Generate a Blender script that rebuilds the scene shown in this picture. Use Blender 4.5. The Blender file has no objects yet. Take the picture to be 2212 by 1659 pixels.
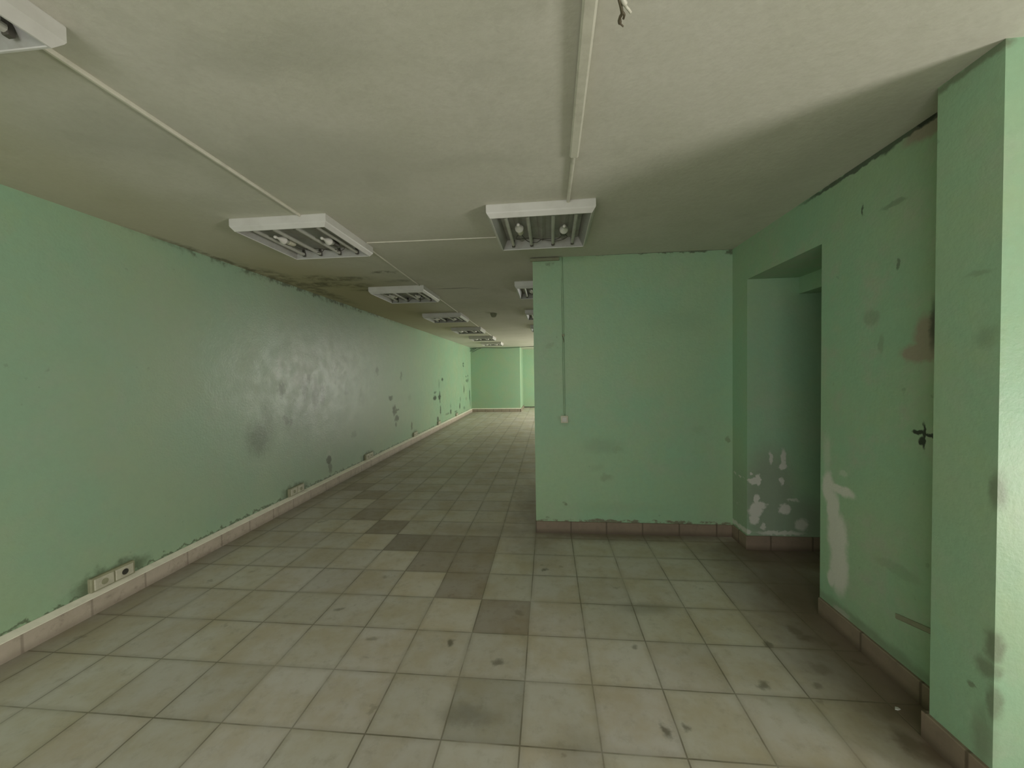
import bpy, bmesh, math, random
from mathutils import Vector, Matrix
random.seed(7)
S = bpy.context.scene
COL = S.collection

# ------------------------------------------------------------------ camera
FPX, EYE = 822.911, 1.534
M = [[0.9954354994536999, 0.09416915950511416, -0.015502768316116885],
     [-0.012935809180183774, -0.027808590208405187, -0.9995295629202144],
     [-0.09455596897190946, 0.995167750536924, -0.02646350360519064]]
cam = bpy.data.objects.new('camera', bpy.data.cameras.new('camera'))
COL.objects.link(cam)
cam.data.sensor_width = 36.0
cam.data.lens = FPX / 2212 * 36.0
cam.data.clip_start = 0.02
r0, r1, r2 = M
cam.matrix_world = Matrix(((r0[0], -r1[0], -r2[0], 0), (r0[1], -r1[1], -r2[1], 0),
                           (r0[2], -r1[2], -r2[2], EYE), (0, 0, 0, 1)))
S.camera = cam

# ------------------------------------------------------------------ world, light, exposure
S.view_settings.view_transform = 'Standard'
S.view_settings.look = 'None'
S.view_settings.gamma = 1.0
S.view_settings.use_curve_mapping = False
S.view_settings.exposure = -0.1
S.cycles.use_denoising = True
S.cycles.max_bounces = 14
S.cycles.diffuse_bounces = 10
S.cycles.sample_clamp_indirect = 4.0
w = bpy.data.worlds.new('sky'); S.world = w; w.use_nodes = True
w.node_tree.nodes['Background'].inputs[0].default_value = (0.75, 0.85, 1.0, 1)
w.node_tree.nodes['Background'].inputs[1].default_value = 0.15

def daylight(name, loc, direction, sx, sz, power, color, spread=180):
    L = bpy.data.lights.new(name, 'AREA'); L.shape = 'RECTANGLE'
    L.size = sx; L.size_y = sz; L.energy = power; L.color = color
    L.spread = math.radians(spread)
    o = bpy.data.objects.new(name, L); COL.objects.link(o)
    o.location = loc
    o.rotation_euler = Vector(direction).to_track_quat('-Z', 'Z').to_euler()
    return o
# glazed side door (behind and to the right), shop front behind the camera, window far down the room
daylight('daylight_side_door', (4.38, -0.34, 0.62), (-1, 0, .55), 1.05, 1.2, 152, (1.0, 0.95, 0.90))
daylight('daylight_shop_front', (-1.2, -2.95, 1.35), (0, 1, 0), 3.0, 2.0, 82, (1.0, 0.97, 0.97))
daylight('daylight_far_window', (3.27, 13.7, 1.45), (-1, 0, 0), 2.6, 1.9, 285, (1.0, 0.97, 0.90))

# ------------------------------------------------------------------ dimensions (metres)
C = 2.631                    # ceiling
T = 1 / 3                    # floor tile
GX, GY = -0.4694, 2.1923     # corner of one tile
def wx(y):                   # the long left wall runs a touch askew
    return -3.022 - 0.0095 * (y - 3.0)

# ------------------------------------------------------------------ helpers
def link(name, me, mat=None, parent=None, loc=None):
    o = bpy.data.objects.new(name, me); COL.objects.link(o)
    if mat is not None: me.materials.append(mat)
    if parent is not None: o.parent = parent
    if loc is not None: o.location = loc
    return o
def build(name, bm, mat=None, parent=None, loc=None, smooth=False):
    me = bpy.data.meshes.new(name)
    bmesh.ops.recalc_face_normals(bm, faces=bm.faces)
    bm.to_mesh(me); bm.free()
    if smooth:
        for p in me.polygons: p.use_smooth = True
    return link(name, me, mat, parent, loc)
def box(bm, a, b):
    (x0, y0, z0), (x1, y1, z1) = a, b
    v = [bm.verts.new(p) for p in ((x0,y0,z0),(x1,y0,z0),(x1,y1,z0),(x0,y1,z0),(x0,y0,z1),(x1,y0,z1),(x1,y1,z1),(x0,y1,z1))]
    for f in ((0,3,2,1),(4,5,6,7),(0,1,5,4),(1,2,6,5),(2,3,7,6),(3,0,4,7)):
        bm.faces.new([v[i] for i in f])
    return v
def bbox(bm, a, b, r=0.002, seg=2):
    v = box(bm, a, b)
    es = {e for q in v for e in q.link_edges}
    bmesh.ops.bevel(bm, geom=list(es), offset=r, segments=seg, affect='EDGES', profile=0.5)
def prism(bm, prof, axis, a, b):
    """extrude a 2D profile along axis ('x' or 'y') from a to b; profile is (other, z)."""
    mk = (lambda t, p: (t, p[0], p[1])) if axis == 'x' else (lambda t, p: (p[0], t, p[1]))
    A = [bm.verts.new(mk(a, p)) for p in prof]; B = [bm.verts.new(mk(b, p)) for p in prof]
    n = len(prof)
    for i in range(n):
        bm.faces.new((A[i], A[(i+1) % n], B[(i+1) % n], B[i]))
    bm.faces.new(A[::-1]); bm.faces.new(B)
def tube(bm, pts, r, seg=10, cap=True):
    pts = [Vector(p) for p in pts]
    rs = r if isinstance(r, (list, tuple)) else [r] * len(pts)
    rings = []; up = None
    for i, p in enumerate(pts):
        d = (pts[min(i+1, len(pts)-1)] - pts[max(i-1, 0)]).normalized()
        if up is None:
            up = Vector((0, 0, 1)) if abs(d.z) < .9 else Vector((1, 0, 0))
        s = d.cross(up).normalized(); up = s.cross(d).normalized()
        rings.append([bm.verts.new(p + (s*math.cos(2*math.pi*k/seg) + up*math.sin(2*math.pi*k/seg)) * rs[i]) for k in range(seg)])
    for A, B in zip(rings, rings[1:]):
        for k in range(seg):
            bm.faces.new((A[k], A[(k+1) % seg], B[(k+1) % seg], B[k]))
    if cap:
        bm.faces.new(rings[0][::-1]); bm.faces.new(rings[-1])
def smooth_path(pts, n=6):
    P = [Vector(p) for p in pts]; P = [P[0]] + P + [P[-1]]; out = []
    for i in range(1, len(P)-2):
        for k in range(n):
            t = k / n; a, b, c, d = P[i-1], P[i], P[i+1], P[i+2]
            out.append(0.5*((2*b) + (c-a)*t + (2*a-5*b+4*c-d)*t*t + (3*b-a-3*c+d)*t**3))
    out.append(P[-2]); return out
def lathe(bm, prof, seg=24, origin=(0,0,0)):
    ox, oy, oz = origin; rings = []
    for r, z in prof:
        rings.append([bm.verts.new((ox + max(r, 1e-4)*math.cos(2*math.pi*k/seg), oy + max(r, 1e-4)*math.sin(2*math.pi*k/seg), oz + z)) for k in range(seg)])
    for A, B in zip(rings, rings[1:]):
        for k in range(seg):
            bm.faces.new((A[k], A[(k+1) % seg], B[(k+1) % seg], B[k]))
    bm.faces.new(rings[0][::-1]); bm.faces.new(rings[-1])
def thing(name, label, cat, loc=(0,0,0), group=None):
    o = bpy.data.objects.new(name, None); COL.objects.link(o); o.location = loc
    o.empty_display_size = 0.1
    o['label'] = label; o['category'] = cat
    if group: o['group'] = group
    return o
def tag(o, label, cat, group=None):
    o['label'] = label; o['category'] = cat
    if group: o['group'] = group
    return o
def structure(name, bm, mat, **k):
    o = build(name, bm, mat, **k); o['kind'] = 'structure'; return o

# ------------------------------------------------------------------ materials
class NT:
    def __init__(s, name):
        s.m = bpy.data.materials.new(name); s.m.use_nodes = True
        s.t = s.m.node_tree; s.n = s.t.nodes; s.b = s.n['Principled BSDF']
    def lk(s, a, b): s.t.links.new(a, b)
    def put(s, sock, v):
        if hasattr(v, 'is_output'): s.lk(v, sock)
        elif v is not None: sock.default_value = v
    def pos(s):
        if not hasattr(s, '_p'): s._p = s.n.new('ShaderNodeTexCoord').outputs['Object']
        return s._p
    def noise(s, scale, detail=4, rough=0.55, vec=None, color=False, dist=0.0):
        n = s.n.new('ShaderNodeTexNoise'); n.inputs['Scale'].default_value = scale
        n.inputs['Detail'].default_value = detail; n.inputs['Roughness'].default_value = rough
        n.inputs['Distortion'].default_value = dist
        s.lk(vec or s.pos(), n.inputs['Vector'])
        return n.outputs['Color' if color else 'Fac']
    def vm(s, op, a, b=None, c=None):
        n = s.n.new('ShaderNodeVectorMath'); n.operation = op
        s.put(n.inputs[0], a)
        if b is not None: s.put(n.inputs[1], b)
        if op == 'SCALE': n.inputs[3].default_value = c
        return n.outputs['Value' if op in ('LENGTH', 'DOT_PRODUCT') else 'Vector']
    def ma(s, op, a, b=None, c=None):
        n = s.n.new('ShaderNodeMath'); n.operation = op
        s.put(n.inputs[0], a)
        if b is not None: s.put(n.inputs[1], b)
        if c is not None: s.put(n.inputs[2], c)
        return n.outputs[0]
    def mr(s, v, a, b, c=0.0, d=1.0, smooth=True):
        n = s.n.new('ShaderNodeMapRange')
        if smooth: n.interpolation_type = 'SMOOTHSTEP'
        s.put(n.inputs['Value'], v)
        for k, q in (('From Min', a), ('From Max', b), ('To Min', c), ('To Max', d)): s.put(n.inputs[k], q)
        return n.outputs['Result']
    def mix(s, f, a, b, mode='MIX'):
        n = s.n.new('ShaderNodeMix'); n.data_type = 'RGBA'; n.blend_type = mode
        s.put(n.inputs[0], f)
        s.put(n.inputs[6], a if hasattr(a, 'is_output') else (*a[:3], 1))
        s.put(n.inputs[7], b if hasattr(b, 'is_output') else (*b[:3], 1))
        return n.outputs[2]
    def sep(s, v):
        n = s.n.new('ShaderNodeSeparateXYZ'); s.lk(v, n.inputs[0]); return n.outputs
    def bump(s, h, strength, dist):
        n = s.n.new('ShaderNodeBump'); n.inputs['Strength'].default_value = strength
        n.inputs['Distance'].default_value = dist; s.lk(h, n.inputs['Height'])
        s.lk(n.outputs[0], s.b.inputs['Normal'])
    def warp(s, scale, amount, detail=3):
        c = s.noise(scale, detail, 0.6, color=True)
        c = s.vm('SUBTRACT', c, (0.5, 0.5, 0.5)); c = s.vm('SCALE', c, c=amount)
        return s.vm('ADD', s.pos(), c)
    def blots(s, lst, wp):
        """union of soft ragged blots; each is (centre, radii, strength, softness)."""
        out = None
        for c, r, k, soft in lst:
            v = s.vm('SUBTRACT', wp, c); v = s.vm('MULTIPLY', v, tuple(1/q for q in r))
            d = s.vm('LENGTH', v)
            m = s.mr(d, 1+soft, 1-soft, 0.0, k)
            out = m if out is None else s.ma('MAXIMUM', out, m)
        return out

GREEN_A, GREEN_B = (0.285, 0.470, 0.305), (0.330, 0.468, 0.290)
DUST = (0.40, 0.43, 0.33)
def green_paint(name, layers=(), rough=0.5, dust=0.35, warps=(9, 0.10), spec=0.5, vary=0.0):
    """layers: (colour, blots, speckle scale or None)"""
    k = NT(name)
    big = k.noise(1.3, 4, 0.6); fine = k.noise(26, 5, 0.65)
    c = k.mix(k.mr(big, .35, .68), GREEN_A, GREEN_B)
    c = k.mix(k.ma('MULTIPLY', k.mr(k.noise(4.5, 6, .7), .45, .75), dust), c, DUST)
    c = k.mix(k.mr(fine, .3, .75, 0, .16), c, (0.22, 0.30, 0.19))
    c = k.mix(k.mr(k.noise(7.5, 5, .7), .48, .75, 0, .28), c, (0.34, 0.46, 0.235))
    # scattered little scuffs
    sc = k.mr(k.noise(17, 2, .5), .735, .80, 0, .35)
    c = k.mix(sc, c, (0.13, 0.17, 0.11))
    wp = k.warp(*warps, detail=5)
    for col, lst, speck in layers:
        m = k.blots(lst, wp)
        if speck: m = k.ma('MULTIPLY', m, k.mr(k.noise(speck, 4, .7), .42, .56))
        c = k.mix(m, c, col)
    k.lk(c, k.b.inputs['Base Color'])
    k.b.inputs['Roughness'].default_value = rough
    if vary:
        k.lk(k.mr(k.noise(6.5, 6, .65), .35, .65, rough-vary*.5, rough+vary*.6), k.b.inputs['Roughness'])
    k.b.inputs['Specular IOR Level'].default_value = spec
    k.bump(k.ma('ADD', k.noise(60, 4, .6), k.ma('MULTIPLY', k.noise(7, 3, .5), 1.5)), .35, .004)
    return k.m

BLACK, BROWN, MOULD = (0.035, 0.045, 0.03), (0.16, 0.125, 0.085), (0.10, 0.12, 0.07)
def bl(y, z, ry, rz, k=1.0, s=.35, x=-3.05): return ((x, y, z), (1.0, ry, rz), k, s)
left_dark = [bl(3.72, .90, .16, .16, .55, .7), bl(3.84, 1.02, .10, .24, .35, .8), bl(4.99, .37, .05, .06, .9), bl(5.02, .26, .04, .08, .6),
    bl(4.50, 1.36, .06, .16, .5, .6), bl(4.72, 1.28, .07, .20, .55, .6), bl(4.88, 1.30, .05, .16, .5, .6), bl(4.08, 1.40, .06, .09, .5, .5),
    bl(4.60, 1.50, .10, .05, .45, .6), bl(4.14, 1.04, .05, .05, .6, .5), bl(4.22, 1.00, .04, .06, .6, .5), bl(4.45, 1.05, .3, .22, .25, .9),
    bl(7.17, 1.10, .10, .05, 1), bl(7.33, .84, .09, .09, 1), bl(7.45, .83, .14, .03, .9), bl(7.45, .67, .12, .07, .9), bl(7.4, .55, .06, .04, .7),
    bl(7.73, 1.53, .05, .09, .6), bl(6.59, 1.62, .06, .07, .6), bl(5.5, 1.30, .06, .06, .35), bl(8.3, .40, .05, .09, .8), bl(5.7, .62, .08, .05, .3),
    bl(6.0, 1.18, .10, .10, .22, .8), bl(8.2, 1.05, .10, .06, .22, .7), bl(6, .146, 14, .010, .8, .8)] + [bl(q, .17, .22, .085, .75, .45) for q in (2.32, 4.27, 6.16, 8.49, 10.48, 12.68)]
left_black = [bl(10.16, .91, .16, .06), bl(10.62, .91, .14, .08), bl(10.66, .90, .04, .17, 1), bl(10.2, 1.06, .12, .03, .7), bl(10.97, 1.40, .10, .05, .9),
    bl(10.6, 1.28, .06, .14, .35), bl(10.7, .52, .06, .12, .9), bl(10.4, .30, .09, .06, .9), bl(11.9, .36, .08, .08, .9), bl(11.5, .33, .25, .03, .5),
    bl(12.6, .30, .20, .03, .6), bl(13.2, .42, .08, .10, 1), bl(13.3, .66, .07, .08, .5), bl(13.89, 1.95, .10, .035, .9), bl(13.9, 1.86, .10, .035, .9),
    bl(14.35, 1.46, .08, .03, .9), bl(14.7, 1.49, .06, .03, .9), bl(14.5, 1.30, .20, .06, .6), bl(14.75, 1.34, .05, .09, .7), bl(13.95, .98, .07, .15, .8),
    bl(15.0, .72, .07, .22, 1), bl(15.1, .40, .05, .18, .6), bl(13.95, .30, .15, .05, .5), bl(11.9, .55, .05, .08, .4), bl(14.3, .62, .12, .06, .3)]
left_pale_sheen = [bl(4.12, 1.62, .16, .12, .45, .6), bl(4.45, 1.52, .22, .10, .5, .6), bl(4.62, 1.42, .14, .04, .7, .5), bl(4.95, 1.40, .05, .03, .8, .5),  # pale mottles: bright spots of the window sheen painted into the colour
    bl(4.6, 1.75, .3, .12, .35, .8), bl(5.45, 1.60, .45, .25, .3, .8), bl(4.98, .46, .05, .06, .5, .6)]
m_left = green_paint('green_paint_left', (((0.66, 0.66, 0.60), left_pale_sheen, 8), ((0.37, 0.40, 0.33), [bl(5.9, 1.35, 3.4, 1.5, .62, .75)], None),  # broad grey blot paints the haze of the window sheen into the wall
                     ((0.085, 0.105, 0.06), left_dark, None), (BLACK, left_black, None),
                     (MOULD, [((-3.1, 5.2, 2.64), (1, 2.3, .05), .9, .5), ((-3.1, 3.3, 2.64), (1, .45, .03), .7, .5)], 9)), rough=.36, dust=.30, warps=(15, .17), vary=.075)
def px(x, z, rx, rz, k=1.0, s=.35, y=3.66): return ((x, y, z), (rx, 1.0, rz), k, s)
part_dark = [px(.155, .275, .018, .014, .95), px(.135, .29, .02, .008, .6), px(-.02, .145, .02, .008, .8), px(.54, .53, .05, .03, .45, .5),
    px(.5, .84, .16, .07, .28, .6), px(.64, .80, .05, .03, .35, .5), px(1.64, .90, .02, .022, .7), px(1.37, .99, .06, .03, .18, .6), px(.46, .63, .06, .03, .2, .6),
    px(.02, 1.80, .04, .02, .3), px(1.2, 2.0, .25, .10, .15, .8), px(.6, .25, .4, .05, .14, .8), px(.15, 1.09, .055, .055, .35, .3)]
m_part = green_paint('green_paint_partition', (((0.20, 0.25, 0.15), part_dark, None),
                     (MOULD, [px(1.1, 2.64, .65, .016, .9), px(1.66, 2.62, .05, .04, .9), px(.05, 2.56, .06, .02, .5)], 14),
                     (BROWN, [px(.75, .115, 1.2, .015, .85)], 12)), rough=.5)
def ry(y, z, r1, r2, k=1.0, s=.3, x=1.68): return ((x, y, z), (1.0 if x > 1.6 else .03, r1, r2), k, s)
WHITE_P = (0.60, 0.60, 0.53)
right_white = [ry(2.46, .82, .045, .10), ry(2.36, .83, .10, .032), ry(2.42, .70, .05, .12), ry(2.385, .55, .075, .14), ry(2.37, .38, .07, .16), ry(2.43, .28, .03, .05),
    ry(2.35, .12, .06, .022, .9), ry(2.47, 1.02, .03, .12, .35, .6), ry(2.34, .93, .03, .02, .4)]
right_brown = [ry(1.86, 1.67, .065, .10), ry(1.89, 1.60, .10, .045), ry(1.95, 1.60, .04, .03), ry(1.87, 2.59, .11, .045)]
right_black = [ry(1.835, 1.72, .02, .10, .75, .6), ry(1.875, 1.225, .008, .06), ry(1.85, 1.235, .05, .008), ry(1.90, 1.24, .028, .012), ry(1.885, 1.20, .012, .02),
    ry(1.88, 2.63, .05, .022), ry(1.70, 1.3, .012, 1.6, .7, .5), ry(2.225, 2.38, .008, .03, .8), ry(2.01, 2.035, .01, .03, .55), ry(2.04, 2.33, .07, .012, .3),
    ry(2.2, 2.62, .5, .015, .8), ry(2.08, 2.63, .06, .035, .8)]
m_right = green_paint('green_paint_right', ((WHITE_P, right_white, None), ((0.32, 0.29, 0.215), right_brown, None), (BLACK, right_black, None),
    ((0.18, 0.22, 0.14), [ry(2.16, 1.80, .05, .04, .4), ry(2.10, 1.66, .015, .05, .4), ry(2.0, .55, .12, .03, .25), ry(2.2, .13, .5, .03, .6, .6)], None)), rough=.52, warps=(20, .045), dust=.8)
niche_white = [px(1.74, .59, .045, .025, 1, .25, 3.4), px(1.77, .60, .02, .05, 1, .25, 3.4), px(1.70, .60, .02, .012, 1, .25, 3.4), px(1.72, .65, .012, .015, 1, .25, 3.4), px(1.87, .79, .014, .05, .8, .3, 3.4), px(1.97, .78, .02, .08, .9, .3, 3.4), px(1.97, .71, .035, .02, 1, .25, 3.4),
    px(1.96, .59, .015, .04, .9, .3, 3.4), px(1.75, .34, .055, .06, 1, .25, 3.4), px(1.79, .38, .05, .03, 1, .25, 3.4), px(1.76, .43, .02, .05, 1, .25, 3.4), px(1.74, .26, .04, .05, 1, .25, 3.4), px(1.985, .35, .045, .045, 1, .25, 3.4),
    px(2.05, .43, .05, .012, .7, .3, 3.4), px(2.12, .22, .05, .05, .8, .3, 3.4), px(1.95, .145, .18, .018, .8, .4, 3.4), px(1.69, .15, .03, .02, .9, .3, 3.4), px(1.81, .20, .02, .03, .8, .3, 3.4)]
m_niche = green_paint('green_paint_niche', (((0.25, 0.29, 0.22), [px(1.86, .42, .20, .45, .75, .4, 3.4), px(2.1, .25, .2, .2, .7, .5, 3.4)], None), (WHITE_P, niche_white, None)), rough=.55, warps=(22, .07))
m_pil = green_paint('green_paint_pilaster', (((0.16, 0.19, 0.12), [ry(1.46, .55, .03, .06, .8, .5, 1.54), ry(1.48, .46, .035, .035, .7, .5, 1.54), ry(1.46, 1.10, .02, .06, .7, .6, 1.54),
    ry(1.46, .35, .02, .06, .7, .5, 1.54), ry(1.53, .36, .012, .01, .7, .4, 1.54), ry(1.50, 1.64, .035, .035, .35, .6, 1.54), ry(1.49, .2, .03, .1, .5, .6, 1.54), ry(1.53, 1.87, .04, .008, .35, .5, 1.54),
    ry(1.55, 2.62, .2, .018, .8, .5, 1.54)], None),), rough=.5, warps=(24, .04))
m_green = green_paint('green_paint_far', rough=.5)

def plaster(name):
    k = NT(name)
    c = k.mix(k.mr(k.noise(.9, 5, .6), .35, .7), (0.60, 0.585, 0.505), (0.53, 0.525, 0.43))
    c = k.mix(k.mr(k.noise(2.2, 5, .65, dist=.4), .5, .75, 0, .35), c, (0.42, 0.42, 0.34))
    c = k.mix(k.mr(k.noise(30, 5, .65), .35, .75, 0, .18), c, (0.38, 0.36, 0.28))
    wp = k.warp(2.5, .35, 5)
    # damp yellowing beside the left wall and mould on it
    damp = k.blots([((-2.75, 5.6, C), (.85, 2.6, 1), .85, .55), ((-2.6, 8.0, C), (.9, 2.2, 1), .55, .7), ((-3.0, 1.5, C), (.7, 2.5, 1), .45, .7)], wp)
    c = k.mix(damp, c, (0.40, 0.36, 0.19))
    wp2 = k.warp(7, .16, 4)
    mould = k.blots([((-2.30, 4.12, C), (.28, .09, 1), .75, .6), ((-2.55, 4.05, C), (.22, .11, 1), .6, .6), ((-2.62, 4.34, C), (.22, .12, 1), .8, .6), ((-2.30, 4.45, C), (.18, .10, 1), .6, .6),
        ((-1.72, 3.93, C), (.14, .06, 1), .7, .6), ((-2.25, 4.7, C), (.2, .06, 1), .6, .6), ((-1.66, 4.3, C), (.18, .05, 1), .4, .6), ((-2.9, 4.5, C), (.10, .9, 1), .6, .6), ((-3.0, 3.6, C), (.05, .9, 1), .7, .5), ((-2.9, 3.9, C), (.12, .3, 1), .6, .6)], wp2)
    mould = k.ma('MULTIPLY', mould, k.mr(k.noise(9, 5, .7), .35, .6))
    c = k.mix(mould, c, (0.07, 0.07, 0.03))
    # old leak rings
    grey = k.blots([((-1.2, 1.9, C), (.55, .30, 1), .30, .5), ((-.95, 1.25, C), (.35, .10, 1), .25, .6), ((-.6, 2.0, C), (.5, .06, 1), .2, .6), ((-1.9, 1.6, C), (.4, .2, 1), .3, .7), ((1.45, 2.1, C), (.18, .5, 1), .25, .8), ((-.3, 3.55, C), (.35, .18, 1), .3, .7)], wp)
    c = k.mix(grey, c, (0.33, 0.33, 0.27))
    # cracks
    cr = k.blots([((-1.19, 4.77, C), (.22, .012, 1), .95, .6), ((-.92, 4.83, C), (.09, .008, 1), .7, .6), ((1.1, 3.655, C), (.6, .01, 1), .6, .5)], k.warp(5, .03))
    c = k.mix(cr, c, (0.05, 0.045, 0.03))
    k.lk(c, k.b.inputs['Base Color']); k.b.inputs['Roughness'].default_value = .75
    h = k.ma('ADD', k.noise(45, 5, .6), k.ma('MULTIPLY', k.noise(3.0, 4, .6), 5.0))
    k.bump(h, .16, .006)
    return k.m
m_ceil = plaster('ceiling_plaster')

def floor_mat():
    k = NT('cement_floor_tiles')
    at = k.n.new('ShaderNodeAttribute'); at.attribute_name = 'tone'
    tone = at.outputs['Color']
    x, y, z = k.sep(k.vm('ADD', k.pos(), k.vm('SCALE', k.vm('SUBTRACT', k.noise(3, 3, .6, color=True), (.5, .5, .5)), c=.006)))
    def edge(v, g):
        f = k.ma('FRACT', k.ma('DIVIDE', k.ma('SUBTRACT', v, g - 50*T), T))
        return k.ma('MINIMUM', f, k.ma('SUBTRACT', 1.0, f))
    e = k.ma('MINIMUM', edge(x, GX), edge(y, GY))
    wv = k.noise(2.3, 3, .6)
    g = k.mr(e, .015, .004)                      # joint
    g = k.ma('MULTIPLY', g, k.mr(wv, .36, .60, .20, .75))
    soft = k.mr(e, .10, .0, 0, .22)              # dirt creeping in from the joints
    c = k.mix(k.mr(k.noise(3.1, 5, .65), .35, .7), (0.60, 0.56, 0.515), (0.52, 0.45, 0.345))
    c = k.mix(k.mr(k.noise(14, 6, .7), .48, .8, 0, .55), c, (0.34, 0.30, 0.235))
    c = k.mix(1.0, c, tone, 'MULTIPLY')
    c = k.mix(soft, c, (0.20, 0.17, 0.11))
    c = k.mix(k.mr(k.noise(5.2, 4, .6), .66, .72, 0, .35), c, (0.15, 0.125, 0.085))
    wp = k.warp(12, .10, 4)
    def f(x, y, a, b, s=.62, q=.6): return ((x, y, 0), (a, b, 1), s, q)
    dirt = k.blots([f(1.43, 2.33, .035, .05), f(1.46, 2.28, .05, .02), f(1.56, 2.24, .03, .02), f(1.63, 2.62, .09, .12, .55, .8), f(1.02, 1.92, .02, .025, .6), f(1.45, 1.66, .04, .06, .8), f(1.50, 1.62, .05, .05, .8),
        f(1.53, 1.80, .09, .05, .6), f(.566, 1.655, .018, .018, .6), f(.475, 1.65, .02, .03, .7), f(.46, 2.14, .02, .018, .5), f(1.20, 2.22, .015, .03, .6), f(1.60, 2.10, .035, .012, .7), f(1.28, 1.93, .02, .02, .5),
        f(1.36, 2.05, .05, .03, .45), f(-.57, 2.1, .022, .03, .7), f(-.29, 1.97, .03, .02, .6), f(-.05, 2.95, .02, .02, .7), f(-1.05, 2.10, .03, .02, .4), f(-.38, 1.65, .12, .05, .4, .8), f(.1, 1.5, .1, .1, .25, .9),
        f(.62, 2.5, .16, .06, .35, .8), f(-1.4, 2.35, .03, .02, .5), f(-.2, 2.4, .03, .02, .3)], wp)
    c = k.mix(dirt, c, (0.085, 0.075, 0.045))
    # grime piled up along the right-hand wall, the partition and the left wall
    gr = k.blots([f(1.74, 2.1, .42, 1.5, .88, .6), f(1.9, 3.3, .6, .35, .85, .6), f(.7, 3.66, 1.2, .16, .7, .7), f(-.13, 4.2, .22, .9, .55, .8), f(1.6, 1.6, .16, .25, .8, .7)], k.warp(6, .22, 5))
    c = k.mix(gr, c, (0.15, 0.105, 0.07))
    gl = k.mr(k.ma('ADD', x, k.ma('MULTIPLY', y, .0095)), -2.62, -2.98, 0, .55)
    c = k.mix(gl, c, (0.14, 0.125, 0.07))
    c = k.mix(g, c, (0.13, 0.11, 0.07))
    k.lk(c, k.b.inputs['Base Color'])
    k.lk(k.mr(k.noise(6, 4, .6), .3, .7, .42, .6), k.b.inputs['Roughness'])
    h = k.ma('SUBTRACT', k.ma('MULTIPLY', k.noise(40, 4, .6), .15), g)
    k.bump(h, .4, .002)
    return k.m
m_floor = floor_mat()

def skirting_mat(name, axis, c1, c2, origin, grime=.6, joint=.75):
    k = NT(name)
    v = k.sep(k.pos())
    a = v[0] if axis == 'x' else v[1]
    f = k.ma('FRACT', k.ma('DIVIDE', k.ma('SUBTRACT', a, origin - 50*T), T))
    e = k.ma('MINIMUM', f, k.ma('SUBTRACT', 1.0, f))
    c = k.mix(k.mr(k.noise(5, 5, .65), .35, .7), c1, c2)
    c = k.mix(k.mr(k.noise(18, 5, .7), .5, .75, 0, .4), c, (0.16, 0.125, 0.09))
    c = k.mix(k.mr(v[2], .055, .0, 0, grime), c, (0.07, 0.05, 0.03))
    c = k.mix(k.mr(e, .03, .008, 0, joint), c, (0.08, 0.06, 0.04))
    k.lk(c, k.b.inputs['Base Color']); k.b.inputs['Roughness'].default_value = .55
    k.bump(k.noise(30, 4, .6), .2, .003)
    return k.m
m_skirt_l = skirting_mat('terrazzo_skirting_left', 'y', (0.50, 0.43, 0.35), (0.43, 0.37, 0.29), 2.17, .30, .35)
m_skirt_x = skirting_mat('terrazzo_skirting_cross', 'x', (0.25, 0.19, 0.14), (0.21, 0.16, 0.12), .20)
m_skirt_y = skirting_mat('terrazzo_skirting_right', 'y', (0.26, 0.20, 0.145), (0.21, 0.165, 0.12), 2.19)

def simple(name, col, rough=.5, var=.12, scale=14, metal=0.0, dirt=(0.2, 0.18, 0.12)):
    k = NT(name)
    c = k.mix(k.mr(k.noise(scale, 5, .65), .4, .75, 0, var*2), col, dirt)
    k.lk(c, k.b.inputs['Base Color']); k.b.inputs['Roughness'].default_value = rough
    k.b.inputs['Metallic'].default_value = metal
    return k.m
m_ledge = simple('cream_ledge_paint', (0.86, 0.83, 0.70), .5, .10, 8)
m_white = simple('white_lamp_enamel', (0.60, 0.59, 0.55), .4, .08, 6)
m_inner = simple('grey_lamp_interior', (0.34, 0.34, 0.31), .5, .3, 9)
m_side_shade = simple('shaded_lamp_sides', (0.36, 0.36, 0.34), .45, .2, 9)  # white inner sides made grey: their shade is put into the colour
m_tube = simple('frosted_tube_glass', (0.47, 0.47, 0.42), .35, .2, 9)
m_cap = simple('dark_socket_plastic', (0.06, 0.055, 0.045), .5, .1)
m_bulb = simple('dusty_white_bulb', (0.72, 0.70, 0.64), .3, .1)
m_plastic = simple('aged_white_plastic', (0.56, 0.54, 0.42), .45, .15)
m_socket = simple('aged_cream_socket', (0.33, 0.33, 0.21), .5, .2)
m_hole = simple('dark_recess', (0.03, 0.03, 0.022), .8, .05)
m_conduit = simple('pale_conduit_paint', (0.66, 0.64, 0.54), .45, .12)
m_gconduit = simple('green_painted_conduit', (0.31, 0.45, 0.29), .5, .1)
m_cable = simple('black_cable_rubber', (0.03, 0.03, 0.028), .6, .1)
m_brown = simple('brown_wire_insulation', (0.11, 0.09, 0.055), .6, .2)
m_frame = simple('window_frame_paint', (0.55, 0.54, 0.48), .45, .1)
m_wood = simple('grey_weathered_wood', (0.26, 0.27, 0.18), .7, .3)

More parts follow.
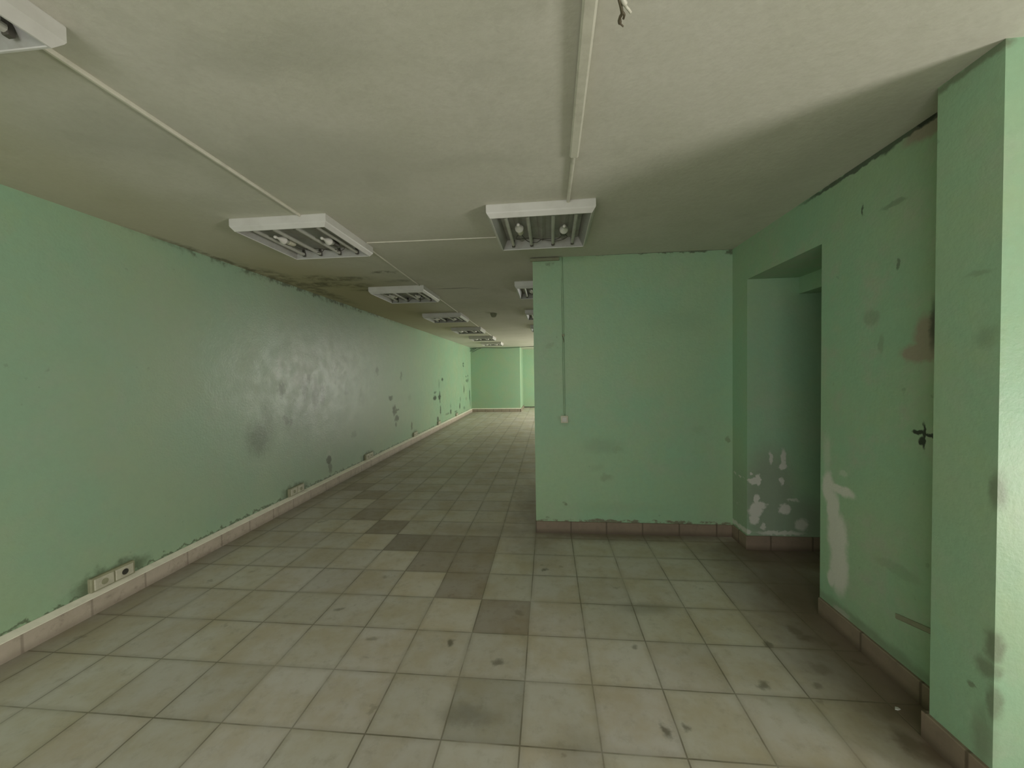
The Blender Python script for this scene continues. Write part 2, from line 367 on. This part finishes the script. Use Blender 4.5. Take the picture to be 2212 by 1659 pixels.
# ------------------------------------------------------------------ floor
dark = {(0, 0): .64, (-1, 1): .66, (-2, 2): .68, (-1, 2): .68, (-3, 3): .58, (-2, 3): .65, (-1, 3): .67, (-4, 4): .64, (-5, 5): .70,
        (-5, 6): .80, (-6, 7): .74, (-7, 8): .72, (0, -2): .80, (-1, 0): 1.04, (-2, 1): 1.05, (-3, 2): 1.08, (-4, 3): 1.08, (-5, 4): 1.08, (-4, 5): 1.08, (-6, 6): 1.06}
me = bpy.data.meshes.new('floor')
vs, fs, tones = [], [], []
rnd = random.Random(3)
for j in range(-17, 47):
    for i in range(-9, 14):
        x0, y0 = GX + i*T, GY + j*T
        b = len(vs); vs += [(x0, y0, 0), (x0+T, y0, 0), (x0+T, y0+T, 0), (x0, y0+T, 0)]
        fs.append((b, b+1, b+2, b+3))
        t = dark.get((i, j)); q = rnd.uniform(.92, 1.05); wv = rnd.uniform(-.02, .02)
        if t is None: tones.append((q, q*(1 + wv*.4), q*(1 - wv)))
        elif (i, j) == (0, -2): tones.append((.76, .78, .78))
        elif t < 1: tones.append((t*1.03, t*.97, t*.93))
        else: tones.append((t, t*.98, t*.94))
me.from_pydata(vs, [], fs)
ca = me.color_attributes.new('tone', 'FLOAT_COLOR', 'CORNER')
for p in me.polygons:
    for li in p.loop_indices: ca.data[li].color = (*tones[p.index], 1)
fl = link('floor', me, m_floor); fl['kind'] = 'structure'

# ------------------------------------------------------------------ ceiling
XR, YB, YE = 3.30, -3.0, 17.3
bm = bmesh.new(); box(bm, (-3.4, YB-.2, C), (4.2, YE+.2, C+.15)); structure('ceiling', bm, m_ceil)

# ------------------------------------------------------------------ walls
bm = bmesh.new()
prf = [(wx(YB-.2), YB-.2), (wx(YE), YE), (wx(YE)-.2, YE), (wx(YB)-.3, YB-.2)]
A = [bm.verts.new((x, y, 0)) for x, y in prf]; B = [bm.verts.new((x, y, C)) for x, y in prf]
for i in range(4): bm.faces.new((A[i], A[(i+1) % 4], B[(i+1) % 4], B[i]))
bm.faces.new(A[::-1]); bm.faces.new(B)
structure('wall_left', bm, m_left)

PX, PY = -0.133, 3.66        # free corner of the partition
bm = bmesh.new(); box(bm, (PX, PY, 0), (1.68, PY+.14, C)); structure('wall_partition', bm, m_part)

NY0, NY1 = 2.525, 3.405      # doorway in the right-hand wall
bm = bmesh.new()
box(bm, (1.68, 1.60, 0), (2.09, NY0, C)); box(bm, (1.68, NY0, 2.30), (2.09, NY1, C))
structure('wall_right', bm, m_right)
bm = bmesh.new()
box(bm, (1.68, NY1, 0), (3.3, PY+.14, C))
structure('wall_niche', bm, m_niche)
bm = bmesh.new()
box(bm, (2.09, NY0-.15, 2.165), (2.22, NY1, C)); box(bm, (2.09, 1.60, 0), (2.22, NY0-.15, C))
structure('wall_inner_doorway', bm, m_green)
bm = bmesh.new(); box(bm, (3.3, 1.6, 0), (3.4, PY+.14, C)); structure('wall_passage', bm, m_green)
bm = bmesh.new(); box(bm, (1.54, 1.457, 0), (1.68, 1.68, C)); structure('wall_pilaster', bm, m_pil)
bm = bmesh.new(); box(bm, (1.68, 1.457, 0), (4.1, 1.60, C)); structure('wall_return', bm, m_green)

# far end: a projecting block on the left, the room going on behind it
EX, EY = -1.125, 15.35
bm = bmesh.new(); box(bm, (wx(EY)-.02, EY, 0), (EX, YE, C)); structure('wall_end_block', bm, m_green)
bm = bmesh.new(); box(bm, (EX, YE, 0), (XR+.1, YE+.15, C)); structure('wall_end', bm, m_green)
# far room's right wall with its window opening
bm = bmesh.new()
W0, W1, WZ0, WZ1 = 12.35, 15.05, .45, 2.42
box(bm, (XR, PY+.14, 0), (XR+.15, W0, C)); box(bm, (XR, W1, 0), (XR+.15, YE, C))
box(bm, (XR, W0, 0), (XR+.15, W1, WZ0)); box(bm, (XR, W0, WZ1), (XR+.15, W1, C))
structure('wall_far_right', bm, m_green)
# room around the camera
bm = bmesh.new()
box(bm, (4.0, YB-.2, 0), (4.15, -.98, C)); box(bm, (4.0, .22, 0), (4.15, 1.6, C)); box(bm, (4.0, -.98, 2.32), (4.15, .22, C))
structure('wall_side', bm, m_green)
bm = bmesh.new()
box(bm, (-3.2, YB-.2, 0), (-2.75, YB, C)); box(bm, (.35, YB-.2, 0), (4.0, YB, C)); box(bm, (-2.75, YB-.2, 0), (.35, YB, .3)); box(bm, (-2.75, YB-.2, 2.4), (.35, YB, C))
structure('wall_back', bm, m_green)
def frame(name, axis, a0, a1, z0, z1, c, n):
    bm = bmesh.new(); t = .05
    def b(a, bb, za, zb):
        if axis == 'y': box(bm, (c, a, za), (c+.06, bb, zb))
        else: box(bm, (a, c, za), (bb, c+.06, zb))
    b(a0, a1, z0, z0+t); b(a0, a1, z1-t, z1); b(a0, a0+t, z0+t, z1-t); b(a1-t, a1, z0+t, z1-t)
    for i in range(1, n):
        q = a0 + (a1-a0)*i/n; b(q-t/2, q+t/2, z0+t, z1-t)
    structure(name, bm, m_frame)
frame('window_1', 'x', -2.75, .35, .3, 2.4, YB-.12, 4)
frame('window_2', 'y', W0, W1, WZ0, WZ1, XR+.06, 3)
frame('door_1', 'y', -.98, .22, .0, 2.32, 4.06, 1)

# ------------------------------------------------------------------ skirtings
def skirt_y(name, xw, sgn, y0, y1, h, t, mat, led=None, ledmat=None, slope=False):
    bm = bmesh.new()
    f = (lambda y: wx(y)) if slope else (lambda y: xw)
    def strip(prof):
        A = [bm.verts.new((f(y0) + sgn*d, y0, z)) for d, z in prof]; B = [bm.verts.new((f(y1) + sgn*d, y1, z)) for d, z in prof]
        n = len(prof)
        for i in range(n): bm.faces.new((A[i], A[(i+1) % n], B[(i+1) % n], B[i]))
        bm.faces.new(A[::-1]); bm.faces.new(B)
    strip([(-.005, 0), (t, 0), (t, h-.004), (t-.004, h), (-.005, h)])
    o = structure(name, bm, mat)
    if led:
        bm = bmesh.new(); strip([(-.005, h), (t+.001, h), (t+.001, h+.006), (.004, h+led), (-.005, h+led)])
        l = build('ledge', bm, ledmat, parent=o)
    return o
skirt_y('baseboard_left', 0, 1, YB, EY, .110, .040, m_skirt_l, .028, m_ledge, True)
def skirt_x(name, x0, x1, yw, h, t, mat, led=None):
    bm = bmesh.new(); prism(bm, [(yw+.004, 0), (yw-t, 0), (yw-t, h-.004), (yw-t+.004, h), (yw+.004, h)], 'x', x0, x1)
    o = structure(name, bm, mat)
    if led:
        bm = bmesh.new(); prism(bm, [(yw+.004, h), (yw-t-.001, h), (yw-t-.001, h+.006), (yw-.003, h+led), (yw+.004, h+led)], 'x', x0, x1)
        build('ledge', bm, m_ledge, parent=o)
    return o
skirt_x('baseboard_partition', PX-.004, 1.668, PY, .108, .014, m_skirt_x)
skirt_y('baseboard_partition_end', 1.68, -1, NY1-.012, PY-.014, .115, .013, m_skirt_y)
skirt_x('baseboard_niche', 1.68, 3.3, NY1, .118, .013, m_skirt_x)
skirt_y('baseboard_right', 1.68, -1, 1.68, NY0-.01, .108, .016, m_skirt_y)
skirt_y('baseboard_pilaster', 1.54, -1, 1.442, 1.68, .112, .016, m_skirt_y)
bm = bmesh.new(); box(bm, (1.524, 1.68, 0), (1.664, 1.696, .112)); structure('baseboard_pilaster_return', bm, m_skirt_x)
skirt_x('baseboard_return', 1.54, 4.0, 1.457, .112, .015, m_skirt_x)
m_skirt_far = skirting_mat('terrazzo_skirting_far', 'x', (0.33, 0.28, 0.21), (0.29, 0.25, 0.18), .1, .2)
skirt_x('baseboard_end', wx(EY)+.03, EX+.02, EY, .120, .03, m_skirt_far, .03)
bm = bmesh.new(); box(bm, (EX, EY-.03, 0), (EX+.025, YE, .12)); structure('baseboard_end_side', bm, m_skirt_far)
bm = bmesh.new(); box(bm, (EX+.02, YE-.012, 0), (XR, YE, .035)); structure('wall_foot_gap_strip', bm, m_hole)  # no baseboard here: added dark strip stands in for the gap's shade

# ------------------------------------------------------------------ ceiling lamps
def lamp_proto():
    L = thing('ceiling_lamp', '', 'ceiling lamp')
    w, h, tp = .35, .082, .022          # half width, height, taper at the bottom edge
    bm = bmesh.new()
    prof_o = [(w-.002, 0), (w, -.004), (w, -.050), (w-.004, -.058), (w-tp, -h)]
    prof_i = [(w-tp-.006, -h), (w-tp-.007, -h+.004)]
    rings = []
    for r, z in prof_o + prof_i:
        rings.append([bm.verts.new((sx*r, sy*r, z)) for sx, sy in ((-1,-1),(1,-1),(1,1),(-1,1))])
    for a, b in zip(rings, rings[1:]):
        for k in range(4): bm.faces.new((a[k], a[(k+1) % 4], b[(k+1) % 4], b[k]))
    bm.faces.new(rings[0][::-1])
    build('housing', bm, m_white, L)
    bm = bmesh.new(); prof = [(-w+.07, -.010), (-w+.07, -.016)]
    for sx in (-.165, 0, .165):         # folded reflector between the tubes
        prof += [(sx-.03, -.016), (sx, -.034), (sx+.03, -.016)]
    prism(bm, prof + [(w-.07, -.016), (w-.07, -.010)], 'y', -w+.07, w-.07)
    build('reflector', bm, m_inner, L)
    bm = bmesh.new(); rings = []        # sloping inner sides
    for q, z in ((w-tp-.007, -h+.004), (w-.068, -.012), (w-.064, -.012), (w-tp-.003, -h+.004)):
        rings.append([bm.verts.new((sx*q, sy*q, z)) for sx, sy in ((-1,-1),(1,-1),(1,1),(-1,1))])
    for a, b in zip(rings, rings[1:] + rings[:1]):
        for k in range(4): bm.faces.new((a[k], a[(k+1) % 4], b[(k+1) % 4], b[k]))
    build('inner_side', bm, m_side_shade, L)
    for tx in (-.235, -.088, .082, .235):
        bm = bmesh.new(); tube(bm, [(tx, -.283, -.052), (tx, .283, -.052)], .0135, 12)
        t = build('tube', bm, m_tube, L, smooth=False)
        for e in (-1, 1):
            bm = bmesh.new(); bbox(bm, (tx-.012, e*.292-.010, -.070), (tx+.012, e*.292+.010, -.012), .003, 1)
            build('end_socket', bm, m_cap, t)
    for bx, by, fl in ((-.158, -.02, 0), (.160, .05, 1)):
        bm = bmesh.new()               # small screw-in lamp lying in its holder, pointing at the far edge
        lathe(bm, [(0, -.016), (.009, -.013), (.012, -.004), (.008, .008), (.009, .018), (.024, .052), (.031, .060), (.031, .066), (.020, .070), (.020, .098)], 16)
        bmesh.ops.transform(bm, matrix=Matrix.Translation((bx, by, -.052)) @ Matrix.Rotation(-math.pi/2 + .10, 4, 'X') @ Matrix.Diagonal((1, 1, 1.3, 1)) @ Matrix.Translation((0, 0, -.10)), verts=bm.verts)
        b = build('bulb', bm, m_bulb, L, smooth=True)
        bm = bmesh.new(); lathe(bm, [(.021, 0), (.023, .006), (.023, .060), (.017, .078), (.006, .084)], 16)
        bmesh.ops.transform(bm, matrix=Matrix.Translation((bx, by, -.052)) @ Matrix.Rotation(-math.pi/2 + .10, 4, 'X'), verts=bm.verts)
        build('bulb_socket', bm, m_cap if fl else m_plastic, b, smooth=True)
    bm = bmesh.new()
    tube(bm, smooth_path([(-.158, .03, -.05), (-.12, .20, -.055), (-.05, .235, -.060), (.0, .21, -.045), (.06, .20, -.050), (.12, .19, -.055), (.160, .10, -.05)]), .003, 6)
    build('wire', bm, m_cap, L); bm = bmesh.new()
    tube(bm, smooth_path([(-.158, .03, -.05), (-.20, .19, -.04), (-.08, .22, -.03), (.10, .23, -.058), (.19, .18, -.05), (.160, .10, -.05)]), .0025, 6)
    build('wire', bm, m_cap, L)
    return L
def clone(o, parent=None):
    c = o.copy(); COL.objects.link(c); c.parent = parent
    for ch in list(o.children): clone(ch, c)
    return c
L_far = lambda y: -1.822 - .010*(y - 2.8)
lamps = [(-1.822, .725, 'white square ceiling lamp cut off by the top left corner of the view', 'left'),
         (-1.822, 2.805, 'largest whole square ceiling lamp of the left row, joined by cable to the right one', 'left'),
         (L_far(4.9), 4.89, 'white square ceiling lamp second in the left row, just behind the mould patch', 'left'),
         (L_far(7), 6.97, 'grey-looking ceiling lamp third in the receding left row, level with the smoke detector', 'left'),
         (L_far(9), 9.07, 'ceiling lamp fourth in the receding left row', 'left'),
         (L_far(11), 11.15, 'small far ceiling lamp, last but one in the left row', 'left'),
         (L_far(13.2), 13.22, 'farthest ceiling lamp, in front of the end wall under the black cable', 'left'),
         (-.033, 2.815, 'white square ceiling lamp with two bulbs right in front of the partition wall', 'right'),
         (-.033, 4.89, 'ceiling lamp half hidden behind the top left edge of the partition', 'right'),
         (-.033, 6.93, 'ceiling lamp sliver beside the partition edge, second from the front there', 'right'),
         (-.040, 9.0, 'farthest ceiling lamp sliver showing beside the partition edge', 'right')]
proto = lamp_proto()
for i, (x, y, lab, row) in enumerate(lamps):
    o = proto if i == 0 else clone(proto)
    o.location = (x, y, C); o['label'] = lab
    o['group'] = 'square ceiling lamps in the %s row' % row
    if (x, y) == (-.033, 2.815): o.rotation_euler.z = math.radians(-.6)

# ------------------------------------------------------------------ conduits and cables on the ceiling
def half_strip(y0, y1, x0, x1, wd, hh):
    bm = bmesh.new()
    n = 8
    for i in range(1):
        a = [(-wd/2, 0), (-wd/2, -hh*.6), (-wd*.25, -hh), (wd*.25, -hh), (wd/2, -hh*.6), (wd/2, 0)]
        A = [bm.verts.new((x0+p, y0, C+z)) for p, z in a]; B = [bm.verts.new((x1+p, y1, C+z)) for p, z in a]
        for k in range(len(a)): bm.faces.new((A[k], A[(k+1) % len(a)], B[(k+1) % len(a)], B[k]))
        bm.faces.new(A[::-1]); bm.faces.new(B)
    return bm
segs = [(1.078, 2.453, -1.625, -1.655, .018, .014, 'pale cable conduit on the ceiling running to the left row from the corner lamp'),
        (3.156, 4.54, -1.515, -1.545, .014, .010, 'thin ceiling conduit between the first two whole lamps of the left row'),
        (5.24, 6.62, -1.535, -1.56, .014, .010, 'thin ceiling conduit between the second and third lamps of the left row'),
        (7.32, 8.72, -1.555, -1.575, .014, .010, 'thin ceiling conduit between the third and fourth lamps of the left row'),
        (9.42, 10.8, -1.575, -1.59, .014, .010, 'thin far ceiling conduit beyond the fourth lamp of the left row')]
for y0, y1, x0, x1, wd, hh, lab in segs:
    tag(build('ceiling_conduit', half_strip(y0, y1, x0, x1, wd, hh), m_conduit), lab, 'conduit', 'conduits along the left lamp row')
bm = bmesh.new(); tube(bm, [(-1.466, 3.028, C-.004), (-1.1, 3.035, C-.005), (-.38, 3.05, C-.004)], .0045, 8)
tag(build('ceiling_cable', bm, m_conduit), 'thin pale cable across the ceiling between the two front lamps', 'cable')
# sagging trunking of the middle row: wide lid hanging loose, thin cable inside going on to the lamp
t = thing('ceiling_trunking', 'pale sagging cable trunking down the middle of the ceiling to the lamp before the partition', 'cable trunking', (.14, 2.0, C))
bm = bmesh.new()
P = [(.128, .3, -.026), (.131, .8, -.024), (.136, 1.2, -.020), (.140, 1.6, -.016), (.143, 1.95, -.013)]
rings = []
for x, y, z in P:
    rings.append([bm.verts.new((x-.14+a, y-2.0, z+b)) for a, b in ((-.021, .013), (-.023, -.004), (-.016, -.012), (.014, -.014), (.022, -.007), (.023, .013))])
for a, b in zip(rings, rings[1:]):
    for k in range(6): bm.faces.new((a[k], a[(k+1) % 6], b[(k+1) % 6], b[k]))
bm.faces.new(rings[0]); bm.faces.new(rings[-1][::-1])
build('trunking_lid', bm, m_conduit, t)
bm = bmesh.new(); tube(bm, [(-.008, -1.6, -.024), (-.004, -.9, -.021), (.001, -.2, -.012), (.001, .1, -.011), (.0, .462, -.011)], .0105, 10)
build('inner_cable', bm, m_conduit, t)

# loose wire end hanging from the ceiling at the top of the view
t = thing('hanging_wire', 'frayed pale wire end dangling from the ceiling at the top edge right of the trunking', 'wire', (.20, 1.0, C))
bm = bmesh.new(); tube(bm, smooth_path([(-.030, -.06, .001), (-.022, -.02, -.05), (-.006, .025, -.100), (.008, .050, -.119), (.017, .062, -.121)]), .0065, 8)
build('sheath', bm, m_conduit, t, smooth=True)
bm = bmesh.new(); tube(bm, smooth_path([(.012, .056, -.120), (.019, .068, -.121), (.028, .078, -.121), (.036, .088, -.121)]), .0038, 8)
build('bent_core', bm, m_conduit, t, smooth=True)
bm = bmesh.new(); tube(bm, smooth_path([(-.020, .005, -.090), (-.008, .035, -.115), (.006, .066, -.122), (.013, .088, -.121), (.010, .098, -.121), (.010, .107, -.121), (.014, .118, -.121), (.024, .128, -.121)]), [.0042]*30 + [.0052]*6 + [.0022]*7, 8)
build('wire_core', bm, m_brown, t, smooth=True)
bm = bmesh.new(); tube(bm, smooth_path([(.013, .084, -.121), (.020, .092, -.121), (.020, .104, -.121)]), .0032, 8)
build('wire_core', bm, m_brown, t, smooth=True)

# smoke detector
t = thing('smoke_detector', 'small round brownish smoke detector on the ceiling between the two lamp rows', 'smoke detector', (-.965, 6.86, C))
bm = bmesh.new(); lathe(bm, [(.05, 0), (.062, -.004), (.062, -.02), (.055, -.026)], 28); build('base', bm, m_wood, t, smooth=True)
bm = bmesh.new(); lathe(bm, [(.050, -.026), (.052, -.040), (.040, -.060), (.018, -.068)], 28); build('sensor_head', bm, m_wood, t, smooth=True)

# ------------------------------------------------------------------ partition fittings
t = thing('light_switch', 'white square light switch on the partition wall below the painted conduit', 'light switch', (.150, PY, 1.093))
bm = bmesh.new(); bbox(bm, (-.035, -.010, -.035), (.035, 0, .035), .004); build('frame', bm, m_plastic, t)
bm = bmesh.new(); bbox(bm, (-.0215, -.016, -.022), (.0215, -.009, .022), .003)
build('rocker', bm, m_white, t).rotation_euler.x = math.radians(3)
t = thing('wall_conduit', 'thin green painted conduit running up the partition wall from the switch to the ceiling', 'conduit', (.150, PY, 1.128))
bm = bmesh.new(); tube(bm, smooth_path([(.002, -.006, 0), (.002, -.006, .4), (.000, -.006, .74), (-.002, -.006, 1.0), (-.006, -.006, 1.503)]), .0062, 8); build('pipe', bm, m_gconduit, t, smooth=True)
bm = bmesh.new(); tube(bm, smooth_path([(-.006, -.004, .02), (-.012, -.004, .4), (-.010, -.004, .70), (-.014, -.004, 1.0), (-.012, -.004, 1.3)]), .003, 6); build('wire', bm, m_gconduit, t, smooth=True)
bm = bmesh.new(); bbox(bm, (-.014, -.014, .755), (.010, 0, .775), .002); build('clip', bm, m_wood, t)
bm = bmesh.new(); tube(bm, smooth_path([(-.010, -.012, .762), (-.004, -.016, .735), (.002, -.012, .715), (.000, -.008, .69)]), .003, 6); build('loose_wire', bm, m_brown, t)
bm = bmesh.new(); bbox(bm, (-.155, PY-.024, C-.034), (.118, PY, C-.006), .003)
tag(build('wall_batten', bm, m_wood), 'short green painted batten at the top left corner of the partition wall', 'batten')

# stub of wood sticking in the right-hand wall next to the pilaster
bm = bmesh.new()
v = []
for (y, z, d) in ((2.00, .335, .006), (1.70, .405, .012)):
    v.append([bm.verts.new((1.682, y, z)), bm.verts.new((1.682 - d, y, z)), bm.verts.new((1.682 - d, y, z - .022)), bm.verts.new((1.682, y, z - .030))])
a, b = v
for k in range(4): bm.faces.new((a[k], a[(k+1) % 4], b[(k+1) % 4], b[k]))
bm.faces.new(a[::-1]); bm.faces.new(b)
tag(build('wall_lath', bm, m_wood), 'short grey lath stuck low in the right wall against the pilaster', 'lath')

# ------------------------------------------------------------------ sockets sitting on the left ledge
def socket(y0, y1, n, label, hole):
    yc = (y0+y1)/2; t = thing('wall_socket', label, 'power socket', (wx(yc), yc, .138), 'power sockets on the left ledge')
    L = (y1-y0)/2; h = .095
    bm = bmesh.new(); bbox(bm, (-.01, -L, 0), (.026, L, h), .008, 3); build('back_box', bm, m_socket, t)
    wdt = 2*(L-.012)/n
    for i in range(n):
        c0 = -L+.012+i*wdt
        bm = bmesh.new(); bbox(bm, (.022, c0+.005, .010), (.034, c0+wdt-.005, h-.010), .005, 3)
        f = build('cover_plate', bm, m_plastic, t)
        bm = bmesh.new()
        lathe(bm, [(.020, 0), (.020, .003), (.017, .003)], 20)
        bmesh.ops.transform(bm, matrix=Matrix.Translation((.033, c0+wdt/2, h/2)) @ Matrix.Rotation(math.pi/2, 4, 'Y'), verts=bm.verts)
        build('socket_insert', bm, m_hole if (hole and i == n-1) else m_socket, f)
    return t
socket(2.18, 2.45, 2, 'wide cream double power socket on the left ledge, nearest and largest', True)
socket(4.13, 4.40, 2, 'cream power socket on the left ledge, second from the camera', False)
socket(6.02, 6.30, 2, 'dusty power socket on the left ledge, third from the camera', False)
socket(8.36, 8.62, 2, 'small far power socket on the left ledge under the dark streak', False)
socket(10.35, 10.60, 2, 'small far power socket on the left ledge below the black mould spots', False)
socket(12.55, 12.8, 2, 'farthest power socket on the left ledge, close to the end wall', False)

# ------------------------------------------------------------------ black cables by the end wall
t = thing('cable_bundle', 'black cables strung under the ceiling in front of the end wall', 'cable', (-3.1, 15.25, C))
bm = bmesh.new(); tube(bm, smooth_path([(.15, 0, -.03), (.6, 0, -.02), (1.1, 0, -.045), (1.6, 0, -.05), (2.2, 0, -.02), (2.9, 0, -.012), (4.2, 0, -.01)]), .011, 6); build('main_cable', bm, m_cable, t)
for q in ([(.15, 0, -.03), (.02, 0, -.10), (-.06, 0, -.20)], [(.22, 0, -.03), (.12, 0, -.09), (.02, 0, -.16)], [(.30, 0, -.025), (.10, 0, -.03), (-.04, 0, -.06)], [(.42, 0, -.03), (.28, 0, -.08), (.05, 0, -.19)]):
    bm = bmesh.new(); tube(bm, smooth_path(q), .009, 6); build('cable_tail', bm, m_cable, t)
# paint flake on the floor by the right-hand wall
bm = bmesh.new()
pts = [(-.014, -.006), (-.004, -.010), (.013, -.004), (.010, .006), (-.002, .009)]
A = [bm.verts.new((x, y, 0)) for x, y in pts]; B = [bm.verts.new((x*.8, y*.8, .003)) for x, y in pts]
for i in range(5): bm.faces.new((A[i], A[(i+1) % 5], B[(i+1) % 5], B[i]))
bm.faces.new(A[::-1]); bm.faces.new(B)
tag(build('paint_flake', bm, m_white, loc=(1.545, 1.83, .0005)), 'tiny white paint flake on the floor near the pilaster', 'debris')
